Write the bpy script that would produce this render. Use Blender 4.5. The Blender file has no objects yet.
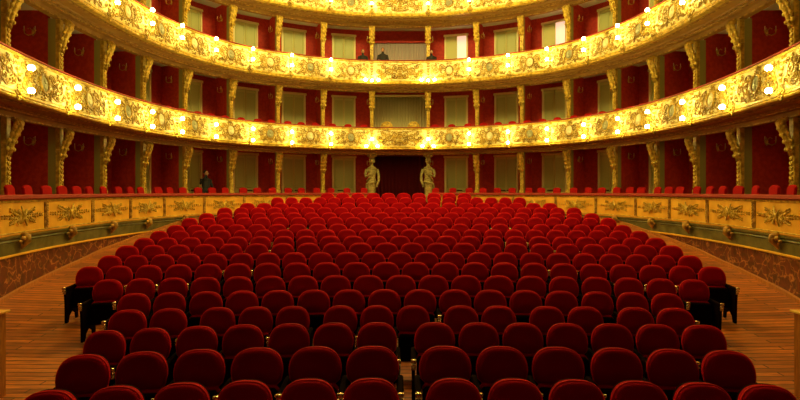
import bpy, math, random
from mathutils import Vector, Matrix
random.seed(7)
PI = math.pi
col = bpy.context.scene.collection
EYE = 2.42
F = 500.0

# ------------------------------------------------------------------ materials
def hexlin(r, g, b):
    f = lambda c: (c / 12.92) if c <= .04045 else ((c + .055) / 1.055) ** 2.4
    return (f(r / 255), f(g / 255), f(b / 255), 1)

def new_mat(name, base, rough=.6, metal=0.0, sheen=0.0, sheen_tint=None, emit=None, estr=0, spec=None):
    m = bpy.data.materials.new(name); m.use_nodes = True
    nt = m.node_tree; b = nt.nodes['Principled BSDF']
    b.inputs['Base Color'].default_value = base if len(base) == 4 else (*base, 1)
    b.inputs['Roughness'].default_value = rough
    b.inputs['Metallic'].default_value = metal
    if sheen:
        b.inputs['Sheen Weight'].default_value = sheen
        b.inputs['Sheen Roughness'].default_value = .35
        if sheen_tint: b.inputs['Sheen Tint'].default_value = (*sheen_tint, 1)
    if spec is not None: b.inputs['Specular IOR Level'].default_value = spec
    if emit:
        b.inputs['Emission Color'].default_value = (*emit, 1); b.inputs['Emission Strength'].default_value = estr
    return m

def N(m, t, **kw):
    n = m.node_tree.nodes.new(t)
    for k, v in kw.items(): setattr(n, k, v)
    return n
def L(m, a, b): m.node_tree.links.new(a, b)

def coords(m, scale=(1, 1, 1)):
    tc = N(m, 'ShaderNodeTexCoord'); mp = N(m, 'ShaderNodeMapping')
    mp.inputs['Scale'].default_value = scale
    L(m, tc.outputs['Object'], mp.inputs['Vector'])
    return mp.outputs['Vector']

def noise_mix(m, c1, c2, scale=8, lo=.4, hi=.6, vec=None, detail=4):
    b = m.node_tree.nodes['Principled BSDF']
    nz = N(m, 'ShaderNodeTexNoise'); nz.inputs['Scale'].default_value = scale; nz.inputs['Detail'].default_value = detail
    L(m, vec or coords(m), nz.inputs['Vector'])
    cr = N(m, 'ShaderNodeValToRGB'); e = cr.color_ramp.elements
    e[0].position = lo; e[1].position = hi; e[0].color = (*c1, 1); e[1].color = (*c2, 1)
    L(m, nz.outputs['Fac'], cr.inputs['Fac']); L(m, cr.outputs['Color'], b.inputs['Base Color'])
    return nz, cr

def add_bump(m, out, strength=.4, dist=.02):
    bp = N(m, 'ShaderNodeBump'); bp.inputs['Strength'].default_value = strength; bp.inputs['Distance'].default_value = dist
    L(m, out, bp.inputs['Height']); L(m, bp.outputs['Normal'], m.node_tree.nodes['Principled BSDF'].inputs['Normal'])

M = {}
M['velvet'] = new_mat('seat_velvet', (.38, .0008, .0065), .8, 0, .55, (1, .01, .012), spec=.06)
M['piping'] = new_mat('seat_piping', (.80, .008, .008), .6, 0, 1.0, (1, .06, .04), spec=.15)
M['wood_dark'] = new_mat('dark_wood', (.007, .002, .002), .85, spec=.02)
M['brass'] = new_mat('brass', (.95, .75, .42), .25, .9)
M['gold'] = new_mat('gilding', (.80, .50, .09), .36, .12)
nz, _ = noise_mix(M['gold'], (.40, .24, .02), (.80, .56, .08), 9, .36, .62); add_bump(M['gold'], nz.outputs['Fac'], .6, .02)
M['relief'] = new_mat('relief_gilding', (.6, .4, .05), .4, .1)
nz, _ = noise_mix(M['relief'], (.22, .12, .008), (.58, .38, .045), 6, .36, .62)
M['gold_dull'] = new_mat('old_gilding', (.5, .28, .05), .5, .3)
nz, _ = noise_mix(M['gold_dull'], (.26, .12, .02), (.62, .38, .07), 10, .38, .62); add_bump(M['gold_dull'], nz.outputs['Fac'], .5, .02)
# parapet ground: cream with gilded veins
m = M['cream_gilt'] = new_mat('cream_and_gilt', (.85, .72, .38), .5)
v = coords(m)
nz1 = N(m, 'ShaderNodeTexNoise'); nz1.inputs['Scale'].default_value = 4.2; nz1.inputs['Detail'].default_value = 2; nz1.inputs['Distortion'].default_value = 2.2
L(m, v, nz1.inputs['Vector'])
cr = N(m, 'ShaderNodeValToRGB'); e = cr.color_ramp.elements
e[0].position = .36; e[0].color = (.70, .52, .14, 1); e[1].position = .50; e[1].color = (.92, .84, .42, 1)
x = cr.color_ramp.elements.new(.43); x.color = (.88, .74, .28, 1)
L(m, nz1.outputs['Fac'], cr.inputs['Fac']); L(m, cr.outputs['Color'], m.node_tree.nodes['Principled BSDF'].inputs['Base Color'])
add_bump(m, nz1.outputs['Fac'], .35, .03)
M['cream'] = new_mat('cream_plaster', (.74, .66, .40), .6)
M['ochre'] = new_mat('ochre_panel', (.62, .34, .06), .5)
noise_mix(M['ochre'], (.78, .38, .028), (.92, .52, .05), 3, .35, .65)
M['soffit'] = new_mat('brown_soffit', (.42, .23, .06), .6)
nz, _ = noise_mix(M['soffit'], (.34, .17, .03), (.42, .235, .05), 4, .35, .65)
M['red_wall'] = new_mat('red_damask', (.6, .03, .010), .7)
noise_mix(M['red_wall'], (.42, .016, .004), (.53, .030, .007), 9, .4, .6)
M['plaster'] = new_mat('pale_plaster', (.80, .86, .80), .7)
M['olive'] = new_mat('olive_paint', (.36, .34, .10), .55)
M['door'] = new_mat('door_paint', (.66, .66, .24), .55)
M['door_panel'] = new_mat('door_panel_paint', (.52, .55, .20), .5)
M['door_frame'] = new_mat('door_frame_paint', (.92, .82, .42), .5)
M['box_red'] = new_mat('box_velvet', (.38, .005, .006), .75, 0, .2, (1, .05, .04), spec=.1)
M['rail_red'] = new_mat('rail_velvet', (.30, .022, .008), .7, 0, .1, (1, .2, .1))
M['green'] = new_mat('green_marble', (.12, .12, .035), .4)
noise_mix(M['green'], (.09, .085, .02), (.17, .16, .05), 4, .35, .65)
# red breccia marble
m = M['marble'] = new_mat('red_marble', (.2, .06, .03), .3)
v = coords(m, (1, 1, 1))
nd = N(m, 'ShaderNodeTexNoise'); nd.inputs['Scale'].default_value = 2.5; nd.inputs['Detail'].default_value = 5; L(m, v, nd.inputs['Vector'])
mixv = N(m, 'ShaderNodeMix', data_type='VECTOR'); mixv.inputs['Factor'].default_value = .45
L(m, v, mixv.inputs[4]); L(m, nd.outputs['Color'], mixv.inputs[5])
vo = N(m, 'ShaderNodeTexVoronoi', feature='DISTANCE_TO_EDGE'); vo.inputs['Scale'].default_value = 5.2
L(m, mixv.outputs[1], vo.inputs['Vector'])
cr = N(m, 'ShaderNodeValToRGB'); e = cr.color_ramp.elements
e[0].position = .0; e[0].color = (.46, .24, .07, 1); e[1].position = .06; e[1].color = (.12, .022, .008, 1)
L(m, vo.outputs['Distance'], cr.inputs['Fac'])
n2 = N(m, 'ShaderNodeTexNoise'); n2.inputs['Scale'].default_value = 7; n2.inputs['Detail'].default_value = 6; L(m, v, n2.inputs['Vector'])
c2 = N(m, 'ShaderNodeValToRGB'); e = c2.color_ramp.elements
e[0].position = .35; e[0].color = (.45, .35, .3, 1); e[1].position = .65; e[1].color = (1.5, 1.2, 1.0, 1); L(m, n2.outputs['Fac'], c2.inputs['Fac'])
mx = N(m, 'ShaderNodeMix', data_type='RGBA', blend_type='MULTIPLY'); mx.inputs[0].default_value = .8
L(m, cr.outputs['Color'], mx.inputs[6]); L(m, c2.outputs['Color'], mx.inputs[7])
L(m, mx.outputs[2], m.node_tree.nodes['Principled BSDF'].inputs['Base Color'])
# plank floor
m = M['planks'] = new_mat('plank_floor', (.4, .15, .03), .38)
v = coords(m)
br = N(m, 'ShaderNodeTexBrick'); br.offset = .37; br.inputs['Scale'].default_value = 1.0
br.inputs['Brick Width'].default_value = 1.9; br.inputs['Row Height'].default_value = .13; br.inputs['Mortar Size'].default_value = .012
br.inputs['Color1'].default_value = (.66, .20, .028, 1); br.inputs['Color2'].default_value = (.32, .085, .012, 1); br.inputs['Mortar'].default_value = (.07, .02, .004, 1)
L(m, v, br.inputs['Vector'])
v2 = coords(m, (1.2, 14, 1)); n2 = N(m, 'ShaderNodeTexNoise'); n2.inputs['Scale'].default_value = 3; n2.inputs['Detail'].default_value = 5; L(m, v2, n2.inputs['Vector'])
c2 = N(m, 'ShaderNodeValToRGB'); e = c2.color_ramp.elements
e[0].position = .35; e[0].color = (.5, .45, .4, 1); e[1].position = .65; e[1].color = (1.2, 1.15, 1.1, 1); L(m, n2.outputs['Fac'], c2.inputs['Fac'])
mx = N(m, 'ShaderNodeMix', data_type='RGBA', blend_type='MULTIPLY'); mx.inputs[0].default_value = .8
L(m, br.outputs['Color'], mx.inputs[6]); L(m, c2.outputs['Color'], mx.inputs[7])
L(m, mx.outputs[2], m.node_tree.nodes['Principled BSDF'].inputs['Base Color'])
M['oak'] = new_mat('oak_wood', (.48, .17, .03), .4)
noise_mix(M['oak'], (.36, .12, .02), (.55, .21, .04), 5, .35, .65, coords(M['oak'], (8, 8, 1)))
LAMPC = (1.0, .82, .22)
M['globe'] = new_mat('lit_globe', (1, .95, .8), .4, emit=LAMPC, estr=90)
M['med_dark'] = new_mat('grey_green_medallion', (.30, .30, .17), .5)
M['med_light'] = new_mat('pale_medallion', (.70, .66, .40), .5)
M['statue'] = new_mat('patinated_plaster', (.46, .36, .13), .55)
nz, _ = noise_mix(M['statue'], (.22, .17, .04), (.46, .36, .11), 12, .38, .62); add_bump(M['statue'], nz.outputs['Fac'], .5, .02)
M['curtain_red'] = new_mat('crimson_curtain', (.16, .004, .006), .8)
M['curtain_cream'] = new_mat('cream_curtain', (.52, .48, .26), .75)
M['curtain_grey'] = new_mat('grey_voile', (.46, .38, .36), .8)
M['black'] = new_mat('black_cloth', (.012, .011, .013), .8)
M['skin'] = new_mat('skin', (.48, .25, .15), .55)
M['hair'] = new_mat('dark_hair', (.02, .012, .008), .6)
M['ceiling'] = new_mat('ceiling_paint', (.70, .55, .28), .7)
M['lit_room'] = new_mat('lit_corridor', (.9, .8, .7), .6, emit=(1, .62, .5), estr=.75)

# ------------------------------------------------------------------ mesh builder
class MB:
    def __init__(s): s.v = []; s.f = []; s.sm = []
    def add(s, vs, fs, smooth=False):
        b = len(s.v); s.v += [tuple(x) for x in vs]
        for q in fs: s.f.append(tuple(b + i for i in q)); s.sm.append(smooth)
    def box(s, x0, x1, y0, y1, z0, z1):
        s.add([(x0,y0,z0),(x1,y0,z0),(x1,y1,z0),(x0,y1,z0),(x0,y0,z1),(x1,y0,z1),(x1,y1,z1),(x0,y1,z1)],
              [(0,3,2,1),(4,5,6,7),(0,1,5,4),(1,2,6,5),(2,3,7,6),(3,0,4,7)])
    def cbox(s, x0, x1, y0, y1, z0, z1, c=.01):
        """box with chamfered vertical and top edges"""
        pts = [(x0+c,y0),(x1-c,y0),(x1,y0+c),(x1,y1-c),(x1-c,y1),(x0+c,y1),(x0,y1-c),(x0,y0+c)]
        cx, cy = (x0+x1)/2, (y0+y1)/2
        def ring(z, k): return [(cx+(p[0]-cx)*(1-k*2*c/(x1-x0)), cy+(p[1]-cy)*(1-k*2*c/(y1-y0)), z) for p in pts]
        vs = ring(z0, 0)+ring(z1-c, 0)+ring(z1, 1)
        fs = [tuple(range(7, -1, -1)), tuple(range(16, 24))]
        for r in range(2):
            for i in range(8): j = (i+1) % 8; fs.append((r*8+i, r*8+j, r*8+8+j, r*8+8+i))
        s.add(vs, fs)
    def tube(s, pts, rad, n=6, flat=1.0, up=None):
        pts = [Vector(p) for p in pts]; m = len(pts)
        if not hasattr(rad, '__len__'): rad = [rad]*m
        vs = []; ref = Vector(up) if up else Vector((0, 1, .01))
        for i, p in enumerate(pts):
            t = (pts[min(i+1, m-1)]-pts[max(i-1, 0)])
            t = t.normalized() if t.length > 1e-9 else Vector((0,0,1))
            a = t.cross(ref)
            if a.length < 1e-3: a = t.cross(Vector((1, .1, 0)))
            a.normalize(); b = a.cross(t).normalized()
            for k in range(n):
                an = 2*PI*k/n; vs.append(p + a*math.cos(an)*rad[i] + b*math.sin(an)*rad[i]*flat)
        fs = [tuple(range(n-1, -1, -1)), tuple((m-1)*n+k for k in range(n))]
        for i in range(m-1):
            for k in range(n): j = (k+1) % n; fs.append((i*n+k, i*n+j, (i+1)*n+j, (i+1)*n+k))
        s.add(vs, fs, True)
    def ell(s, c, r, n=8, m=5, rot=None):
        c = Vector(c); vs = []; fs = []
        R = rot or Matrix.Identity(3)
        vs.append(c + R @ Vector((0,0,r[2])))
        for i in range(1, m):
            th = PI*i/m
            for k in range(n):
                an = 2*PI*k/n
                vs.append(c + R @ Vector((r[0]*math.sin(th)*math.cos(an), r[1]*math.sin(th)*math.sin(an), r[2]*math.cos(th))))
        vs.append(c + R @ Vector((0,0,-r[2]))); last = len(vs)-1
        for k in range(n): fs.append((0, 1+k, 1+(k+1) % n)); fs.append((last, 1+(m-2)*n+(k+1) % n, 1+(m-2)*n+k))
        for i in range(m-2):
            for k in range(n):
                j = (k+1) % n; a = 1+i*n; fs.append((a+k, a+n+k, a+n+j, a+j))
        s.add(vs, fs, True)
    def lathe(s, prof, n=12, c=(0,0,0)):
        vs = []; fs = []
        for r, z in prof:
            for k in range(n): an = 2*PI*k/n; vs.append((c[0]+r*math.cos(an), c[1]+r*math.sin(an), c[2]+z))
        for i in range(len(prof)-1):
            for k in range(n): j = (k+1) % n; fs.append((i*n+k, i*n+j, (i+1)*n+j, (i+1)*n+k))
        fs.append(tuple(range(n-1, -1, -1))); fs.append(tuple((len(prof)-1)*n+k for k in range(n)))
        s.add(vs, fs, True)
    def warp(s, fn): s.v = [tuple(fn(Vector(p))) for p in s.v]; return s
    def mesh(s, name, m):
        me = bpy.data.meshes.new(name); me.from_pydata(s.v, [], s.f); me.materials.append(m)
        me.polygons.foreach_set('use_smooth', s.sm); me.update()
        return me
    def build(s, name, m, parent=None):
        o = bpy.data.objects.new(name, s.mesh(name, m)); col.objects.link(o)
        if parent: o.parent = parent
        return o

def empty(name, label=None, cat=None, group=None, loc=(0,0,0), rz=0):
    o = bpy.data.objects.new(name, None); o.empty_display_size = .1; col.objects.link(o)
    o.location = loc; o.rotation_euler = (0,0,rz)
    tag(o, label, cat, group); return o
def tag(o, label=None, cat=None, group=None, kind=None):
    if label: o['label'] = label
    if cat: o['category'] = cat
    if group: o['group'] = group
    if kind: o['kind'] = kind
    return o
def struct(name, mb, m, label=None, parent=None):
    o = mb.build(name, m, parent)
    if parent is None:
        o['kind'] = 'structure'
        if label: o['label'] = label
    return o
def part(name, me, parent):
    o = bpy.data.objects.new(name, me); col.objects.link(o); o.parent = parent; return o
def copy_tree(o, parent=None):
    c = o.copy(); col.objects.link(c); c.parent = parent
    for ch in list(o.children): copy_tree(ch, c)
    return c

ORD = ['zeroth','first','second','third','fourth','fifth','sixth','seventh','eighth','ninth','tenth','eleventh','twelfth','thirteenth','fourteenth','fifteenth',
       'sixteenth','seventeenth','eighteenth','nineteenth','twentieth','twenty-first','twenty-second','twenty-third','twenty-fourth']

# ------------------------------------------------------------------ horseshoe curve
ctrl = [(1.22,21.85),(2.95,21.45),(4.5,20.75),(5.85,19.85),(6.85,18.6),(7.5,17.15),(7.85,15.7),(8.0,14.1),(7.95,12.3),(7.7,10.4),(7.3,8.6),(6.8,6.8),(6.3,5.0),(5.8,3.2)]
full = [(-x, y) for x, y in reversed(ctrl)] + ctrl
dense = []
for i in range(1, len(full)-2):
    p0, p1, p2, p3 = [Vector(full[i+k]) for k in (-1,0,1,2)]
    for j in range(24):
        t = j/24
        dense.append(.5*((2*p1)+(-p0+p2)*t+(2*p0-5*p1+4*p2-p3)*t*t+(-p0+3*p1-3*p2+p3)*t**3))
dense.append(Vector(full[-2]))
# relax so the offset curves stay smooth
for _ in range(60):
    dense = [dense[0]] + [(dense[i-1]+2*dense[i]+dense[i+1])/4 for i in range(1, len(dense)-1)] + [dense[-1]]
cum = [0]
for a, b in zip(dense, dense[1:]): cum.append(cum[-1]+(b-a).length)
HALF = cum[-1]/2; cum = [c-HALF for c in cum]
import bisect
def P(s, d=0.0):
    s = max(cum[0], min(cum[-1]-1e-6, s))
    i = min(max(bisect.bisect_right(cum, s)-1, 0), len(cum)-2)
    t = (s-cum[i])/(cum[i+1]-cum[i])
    p = dense[i].lerp(dense[i+1], t)
    j0, j1 = max(i-3, 0), min(i+4, len(dense)-1)
    tg = (dense[j1]-dense[j0]).normalized()
    n = Vector((-tg.y, tg.x))           # for rising x this points to +y, away from the hall
    return p + n*d
def nrm(s): return (P(s, 1)-P(s, 0)).normalized()
def s_at(px, d=0.0):
    s = 0
    while s < HALF-.05:
        p = P(s, d)
        if F*p.x/p.y >= px: return s
        s += .01
    return s
def P3(s, d, z): p = P(s, d); return Vector((p.x, p.y, z))
def wrap(s0):
    """local (x along the curve, y outwards from the hall, z) -> world"""
    return lambda v: P3(s0+v.x, v.y, v.z)
def sweep(mb, s0, s1, prof, step=.2, close=False, ends=True, smooth=False):
    n = max(2, int(abs(s1-s0)/step)+1); k = len(prof); vs = []; fs = []
    for i in range(n+1):
        s = s0+(s1-s0)*i/n
        for d, z in prof: vs.append(P3(s, d, z))
    kk = k if close else k-1
    for i in range(n):
        for j in range(kk):
            a = i*k+j; b = i*k+(j+1) % k; fs.append((a, b, b+k, a+k))
    if close and ends: fs.append(tuple(range(k))); fs.append(tuple(n*k+j for j in range(k-1, -1, -1)))
    mb.add(vs, fs, smooth)

SMAX = HALF-.6
colpx = [28,77,122,169,215,257,297,341,395]
CS = [s_at(p, 1.0) for p in colpx]
while CS[-1]+1.95 < SMAX: CS.append(CS[-1]+1.95)
lamppx = [28,69,108,147,184,218,248,283,323,370]
LS = [s_at(p, -.28) for p in lamppx]
while LS[-1]+1.8 < SMAX: LS.append(LS[-1]+1.8)
divpx = [75,113,156,196,236,270,308,355]
DS = [s_at(p, 0) for p in divpx]
while DS[-1]+1.8 < SMAX: DS.append(DS[-1]+1.8)

FLOORS = [1.45, 4.31, 7.24, 10.2]
RAIL = [2.345, 5.21, 8.14, 11.1]
BOT = [None, 4.24, 7.10, 10.05]
SLAB = [None, 4.285, 7.16, 10.12]      # underside of the floor slab over each tier
TIER = ['ground', 'second', 'third', 'top']
WALLD = 2.22

# ------------------------------------------------------------------ stalls floor
rows = [ # y of cushion tops on the axis, depth, seat centres
 (375.5, 4.10, [48,115.6,181.6,245,308.6,371,453.5,515,576.5,639,703,768.5]),
 (345.0, 4.95, [83.7,142.5,200,257.6,315.5,372.6,445,501.5,557.6,616,672,728]),
 (322.5, 5.82, [105,151,197.5,243.5,289.5,333.6,377,434.5,478.6,522.5,566.6,611.7,657,703.4]),
 (306.3, 6.70, [128,169,218,256,293,340.5,377,413,461,498.6,546.6,585,635,675]),
 (289.5, 7.60, [134.5,170,206.5,242.5,278,314,349,384.5,420,455,490,525.5,561,597,632,667]),
 (275.2, 8.50, (108.3,693.5,19)), (262.3, 9.40, (90,711.5,22)), (252.2, None, (110.2,689.7,23)), (243.0, None, (127.5,671,22)),
 (236.0, None, (144.5,655.5,23)), (229.5, None, (159.5,639,24)), (224.0, None, (176,622.2,23)), (217.3, None, (190,608,24)),
 (212.7, None, (207,591.5,23)), (207.5, None, (225,573.8,22)), (203.0, None, (247.5,550,19)), (197.6, None, (277.5,519.5,18)), (193.2, None, (327.5,464.5,10))]
SEAT_H = .885
ROW = []
for i, (y, Z, xs) in enumerate(rows):
    if Z is None: Z = 9.4+.836*(i-6)
    if isinstance(xs, tuple): a, b, n = xs; xs = [a+(b-a)*j/(n-1) for j in range(n)]
    ROW.append([Z, EYE-(y-191)*Z/F-SEAT_H, xs])
ROW[0][1] = ROW[1][1] = 0.0
ROW[2][1] = max(0, ROW[2][1]); ROW[3][1] = max(0, ROW[3][1])
def zfloor(x, y):
    r = math.hypot(x, y+18)-18
    if r <= ROW[0][0]: return 0.0
    for (a, za, _), (b, zb, _) in zip(ROW, ROW[1:]):
        if r <= b: return za+(zb-za)*(r-a)/(b-a)
    return min(1.44, ROW[-1][1]+(r-ROW[-1][0])*.1)
mb = MB(); nx, ny = 60, 120
vs = [(-10+20*i/nx, -1+25*j/ny, zfloor(-10+20*i/nx, -1+25*j/ny)) for j in range(ny+1) for i in range(nx+1)]
mb.add(vs, [(j*(nx+1)+i, j*(nx+1)+i+1, (j+1)*(nx+1)+i+1, (j+1)*(nx+1)+i) for j in range(ny) for i in range(nx)], True)
struct('floor', mb, M['planks'], 'raked floor of orange brown wooden planks under the red seats')

# ------------------------------------------------------------------ stall seats
def back_outline(n=28, w=.258, zb=.562, zt=.888):
    pts = []
    for k in range(n+1):            # from right bottom over the top to left bottom
        t = PI*k/n; c, s = math.cos(t), math.sin(t)
        x = w*math.copysign(abs(c)**.72, c); z = zb+.11+(zt-zb-.11)*abs(s)**.85
        pts.append((x, z))
    pts = [(w*.94, zb+.035)] + pts + [(-w*.94, zb+.035)]
    pts += [(-w*.80, zb), (w*.80, zb)]
    return pts
def seat_meshes():
    out = back_outline(); cx, cz = 0, .725
    def ring(k, y): return [(cx+(x-cx)*k, y-(z-cz)*-.14*1.0*0+(z-.5)*.16, cz+(z-cz)*k) for x, z in out]
    bk = MB(); rings = [(.98, .035), (1.0, .0), (.985, -.028), (.93, -.048), (.75, -.062), (.4, -.07)]
    vs = []; n = len(out)
    for k, y in rings: vs += ring(k, y)
    vs.append((0, -.072+.2*.16, cz))
    fs = []
    for r in range(len(rings)-1):
        for i in range(n): j = (i+1) % n; fs.append((r*n+i, r*n+j, (r+1)*n+j, (r+1)*n+i))
    L_ = len(vs)-1; b = (len(rings)-1)*n
    for i in range(n): fs.append((b+i, b+(i+1) % n, L_))
    fs.append(tuple(range(n-1, -1, -1)))
    bk.add(vs, fs, True)
    pp = MB(); pts = [(x*1.0, (z-.5)*.16-.014, cz+(z-cz)*1.0) for x, z in out+out[:1]]
    pp.tube(pts, .0085, 6)
    sh = MB(); vs = []
    for k, y in ((.95, .038), (.97, .06), (.90, .07)): vs += ring(k, y)
    fs = [tuple(range(n-1, -1, -1))]
    for r in range(2):
        for i in range(n): j = (i+1) % n; fs.append((r*n+i, (r+1)*n+i, (r+1)*n+j, r*n+j))
    fs.append(tuple(range(2*n, 3*n)))
    sh.add(vs, fs, True)
    # tipped-up seat: dark pan towards the stage, velvet pad behind it
    pan = MB(); vs = []
    prof = [(-.225,.22),(-.24,.26),(-.235,.52),(-.20,.555),(.20,.555),(.235,.52),(.24,.26),(.225,.22)]
    for y, k in ((-.175, .97), (-.19, .90), (-.14, 1.0)):
        pass
    for y, k in ((-.20, .88), (-.185, .97), (-.15, 1.0), (-.13, 1.0)):
        vs += [(x*k, y+(z-.22)*.12, .38+(z-.38)*k) for x, z in prof]
    fs = [tuple(range(8)), tuple(range(31, 23, -1))]
    for r in range(3):
        for i in range(8): j = (i+1) % 8; fs.append((r*8+j, r*8+i, (r+1)*8+i, (r+1)*8+j))
    pan.add(vs, fs)
    pad = MB(); vs = []
    for y, k in ((-.128, .96), (-.11, 1.0), (-.07, 1.0), (-.045, .93)):
        vs += [(x*k, y+(z-.22)*.12, .39+(z-.38)*k*1.03) for x, z in prof]
    fs = [tuple(range(8)), tuple(range(31, 23, -1))]
    for r in range(3):
        for i in range(8): j = (i+1) % 8; fs.append((r*8+j, r*8+i, (r+1)*8+i, (r+1)*8+j))
    pad.add(vs, fs, True)
    fr = MB()   # side standard: profile in y-z
    pf = [(-.33,0),(-.25,0),(-.22,.10),(-.10,.18),(.05,.10),(.07,0),(.13,0),(.12,.25),(.14,.56),(-.34,.56),(-.36,.50),(-.34,.30)]
    t = .02; vs = [(-t, y, z) for y, z in pf]+[(t, y, z) for y, z in pf]; k = len(pf)
    fs = [tuple(range(k)), tuple(range(2*k-1, k-1, -1))]+[(i, i+k, (i+1) % k+k, (i+1) % k) for i in range(k)]
    fr.add(vs, fs)
    ar = MB(); ar.cbox(-.032, .032, -.37, .10, .565, .60, .012)
    cap = MB(); cap.cbox(-.028, .028, -.395, -.372, .50, .615, .008); cap.tube([(-.03, -.40, .60), (.03, -.40, .60)], .018, 6); cap.tube([(-.026, -.40, .555), (.026, -.40, .555)], .014, 6); cap.ell((0, -.40, .52), (.02, .012, .018), 8, 4)
    return dict(backrest=bk.mesh('backrest', M['velvet']), piping=pp.mesh('piping', M['piping']), shell=sh.mesh('back_shell', M['wood_dark']),
                pan=pan.mesh('seat_pan', M['wood_dark']), pad=pad.mesh('seat_pad', M['velvet']), frame=fr.mesh('side_frame', M['wood_dark']),
                arm=ar.mesh('armrest', M['wood_dark']), cap=cap.mesh('brass_cap', M['brass']))
SM = seat_meshes()
def add_frame(root, x):
    fr = part('side_frame', SM['frame'], root); fr.location = (x, 0, 0)
    a = part('armrest', SM['arm'], root); a.location = (x, 0, 0)
    c = part('brass_cap', SM['cap'], a); c['label'] = 'bright brass cap'
proto = empty('theatre_seat', 'x', 'seat', 'red velvet seats of the stalls')
b = part('backrest', SM['backrest'], proto); part('piping', SM['piping'], b)
part('back_shell', SM['shell'], proto); part('seat_pan', SM['pan'], proto); part('seat_pad', SM['pad'], proto)
add_frame(proto, -.278)
first = True; n_ind = 0; stuff = []
ENDS = {0: ((48, 3.85), (768.5, 3.96)), 1: ((83.7, 4.69), (728, 4.81)), 2: ((105, 5.49), (703.4, 5.71)), 3: ((128, 6.46), (675, 6.55))}
for ri, (Z, zf, xs) in enumerate(ROW):
    pos = []
    for px in xs:
        k = (px-400)/F; x = k*Z
        for _ in range(12):
            y = math.sqrt((Z+18)**2-x*x)-18
            if ri in ENDS:                     # the front rows bend a little more at their ends
                q = ENDS[ri][0 if px < 400 else 1]; y = Z-(Z-q[1])*((px-400)/(q[0]-400))**2
            x = k*(y-.056)
        pos.append((x, y-.085))
    gaps = [math.dist(a, b) for a, b in zip(pos, pos[1:])]
    pitch = sorted(gaps)[len(gaps)//3]
    for j, (x, y) in enumerate(pos):
        sc = min(gaps[max(0, j-1):j+1])/.574
        sc = min(1.06, max(.78, sc))
        rz = -math.atan2(x, y+18)
        if n_ind >= 300: stuff.append((x, y, zf, rz, sc)); continue
        o = proto if first else copy_tree(proto); first = False; n_ind += 1
        o.location = (x, y, zf); o.rotation_euler = (0, 0, rz); o.scale = (sc, 1, 1)
        rowname = ORD[ri+1]+' row from the stage'
        if j+1 <= (len(pos)+1)//2: where = ORD[j+1]+' from its left end' if j else 'at its left end'
        else:
            q = len(pos)-j; where = ORD[q]+' from its right end' if q > 1 else 'at its right end'
        o['label'] = 'red velvet tip-up seat in the %s, %s' % (rowname, where)
        if j == len(pos)-1 or gaps[j] > pitch*1.17:
            if not (j == 0 and ri == 0): add_frame(o, .278)
# remaining rows at the back as one mass
allv = MB()
if stuff:
    root = None
    for key, nm in (('backrest', 'backrests'), ('piping', None), ('shell', None), ('pan', None), ('pad', None), ('frame', None)):
        me = SM[key]; g = MB()
        for (x, y, z, rz, sc) in stuff:
            Mx = Matrix.Translation((x, y, z)) @ Matrix.Rotation(rz, 4, 'Z') @ Matrix.Diagonal((sc, 1, 1, 1))
            if key == 'frame': Mx = Mx @ Matrix.Translation((-.278, 0, 0))
            g.add([Mx @ v.co for v in me.vertices], [tuple(p.vertices) for p in me.polygons], True)
        g.mat = me.materials[0]; g.key = key
        b0 = len(allv.v); mi = {'backrest': 0, 'pad': 0, 'piping': 1}.get(key, 2)
        allv.f += [tuple(b0+i for i in q) for q in g.f]; allv.v += g.v; allv.sm += [key in ('backrest', 'piping')]*len(g.f)
        allv.mi = getattr(allv, 'mi', [])+[mi]*len(g.f)
    o = allv.build('theatre_seats', M['velvet'])
    o.data.materials.append(M['piping']); o.data.materials.append(M['wood_dark'])
    o.data.polygons.foreach_set('material_index', allv.mi)
    tag(o, 'last rows of red velvet seats before the dark central doorway', 'seats', 'red velvet seats of the stalls', 'stuff')

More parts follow.
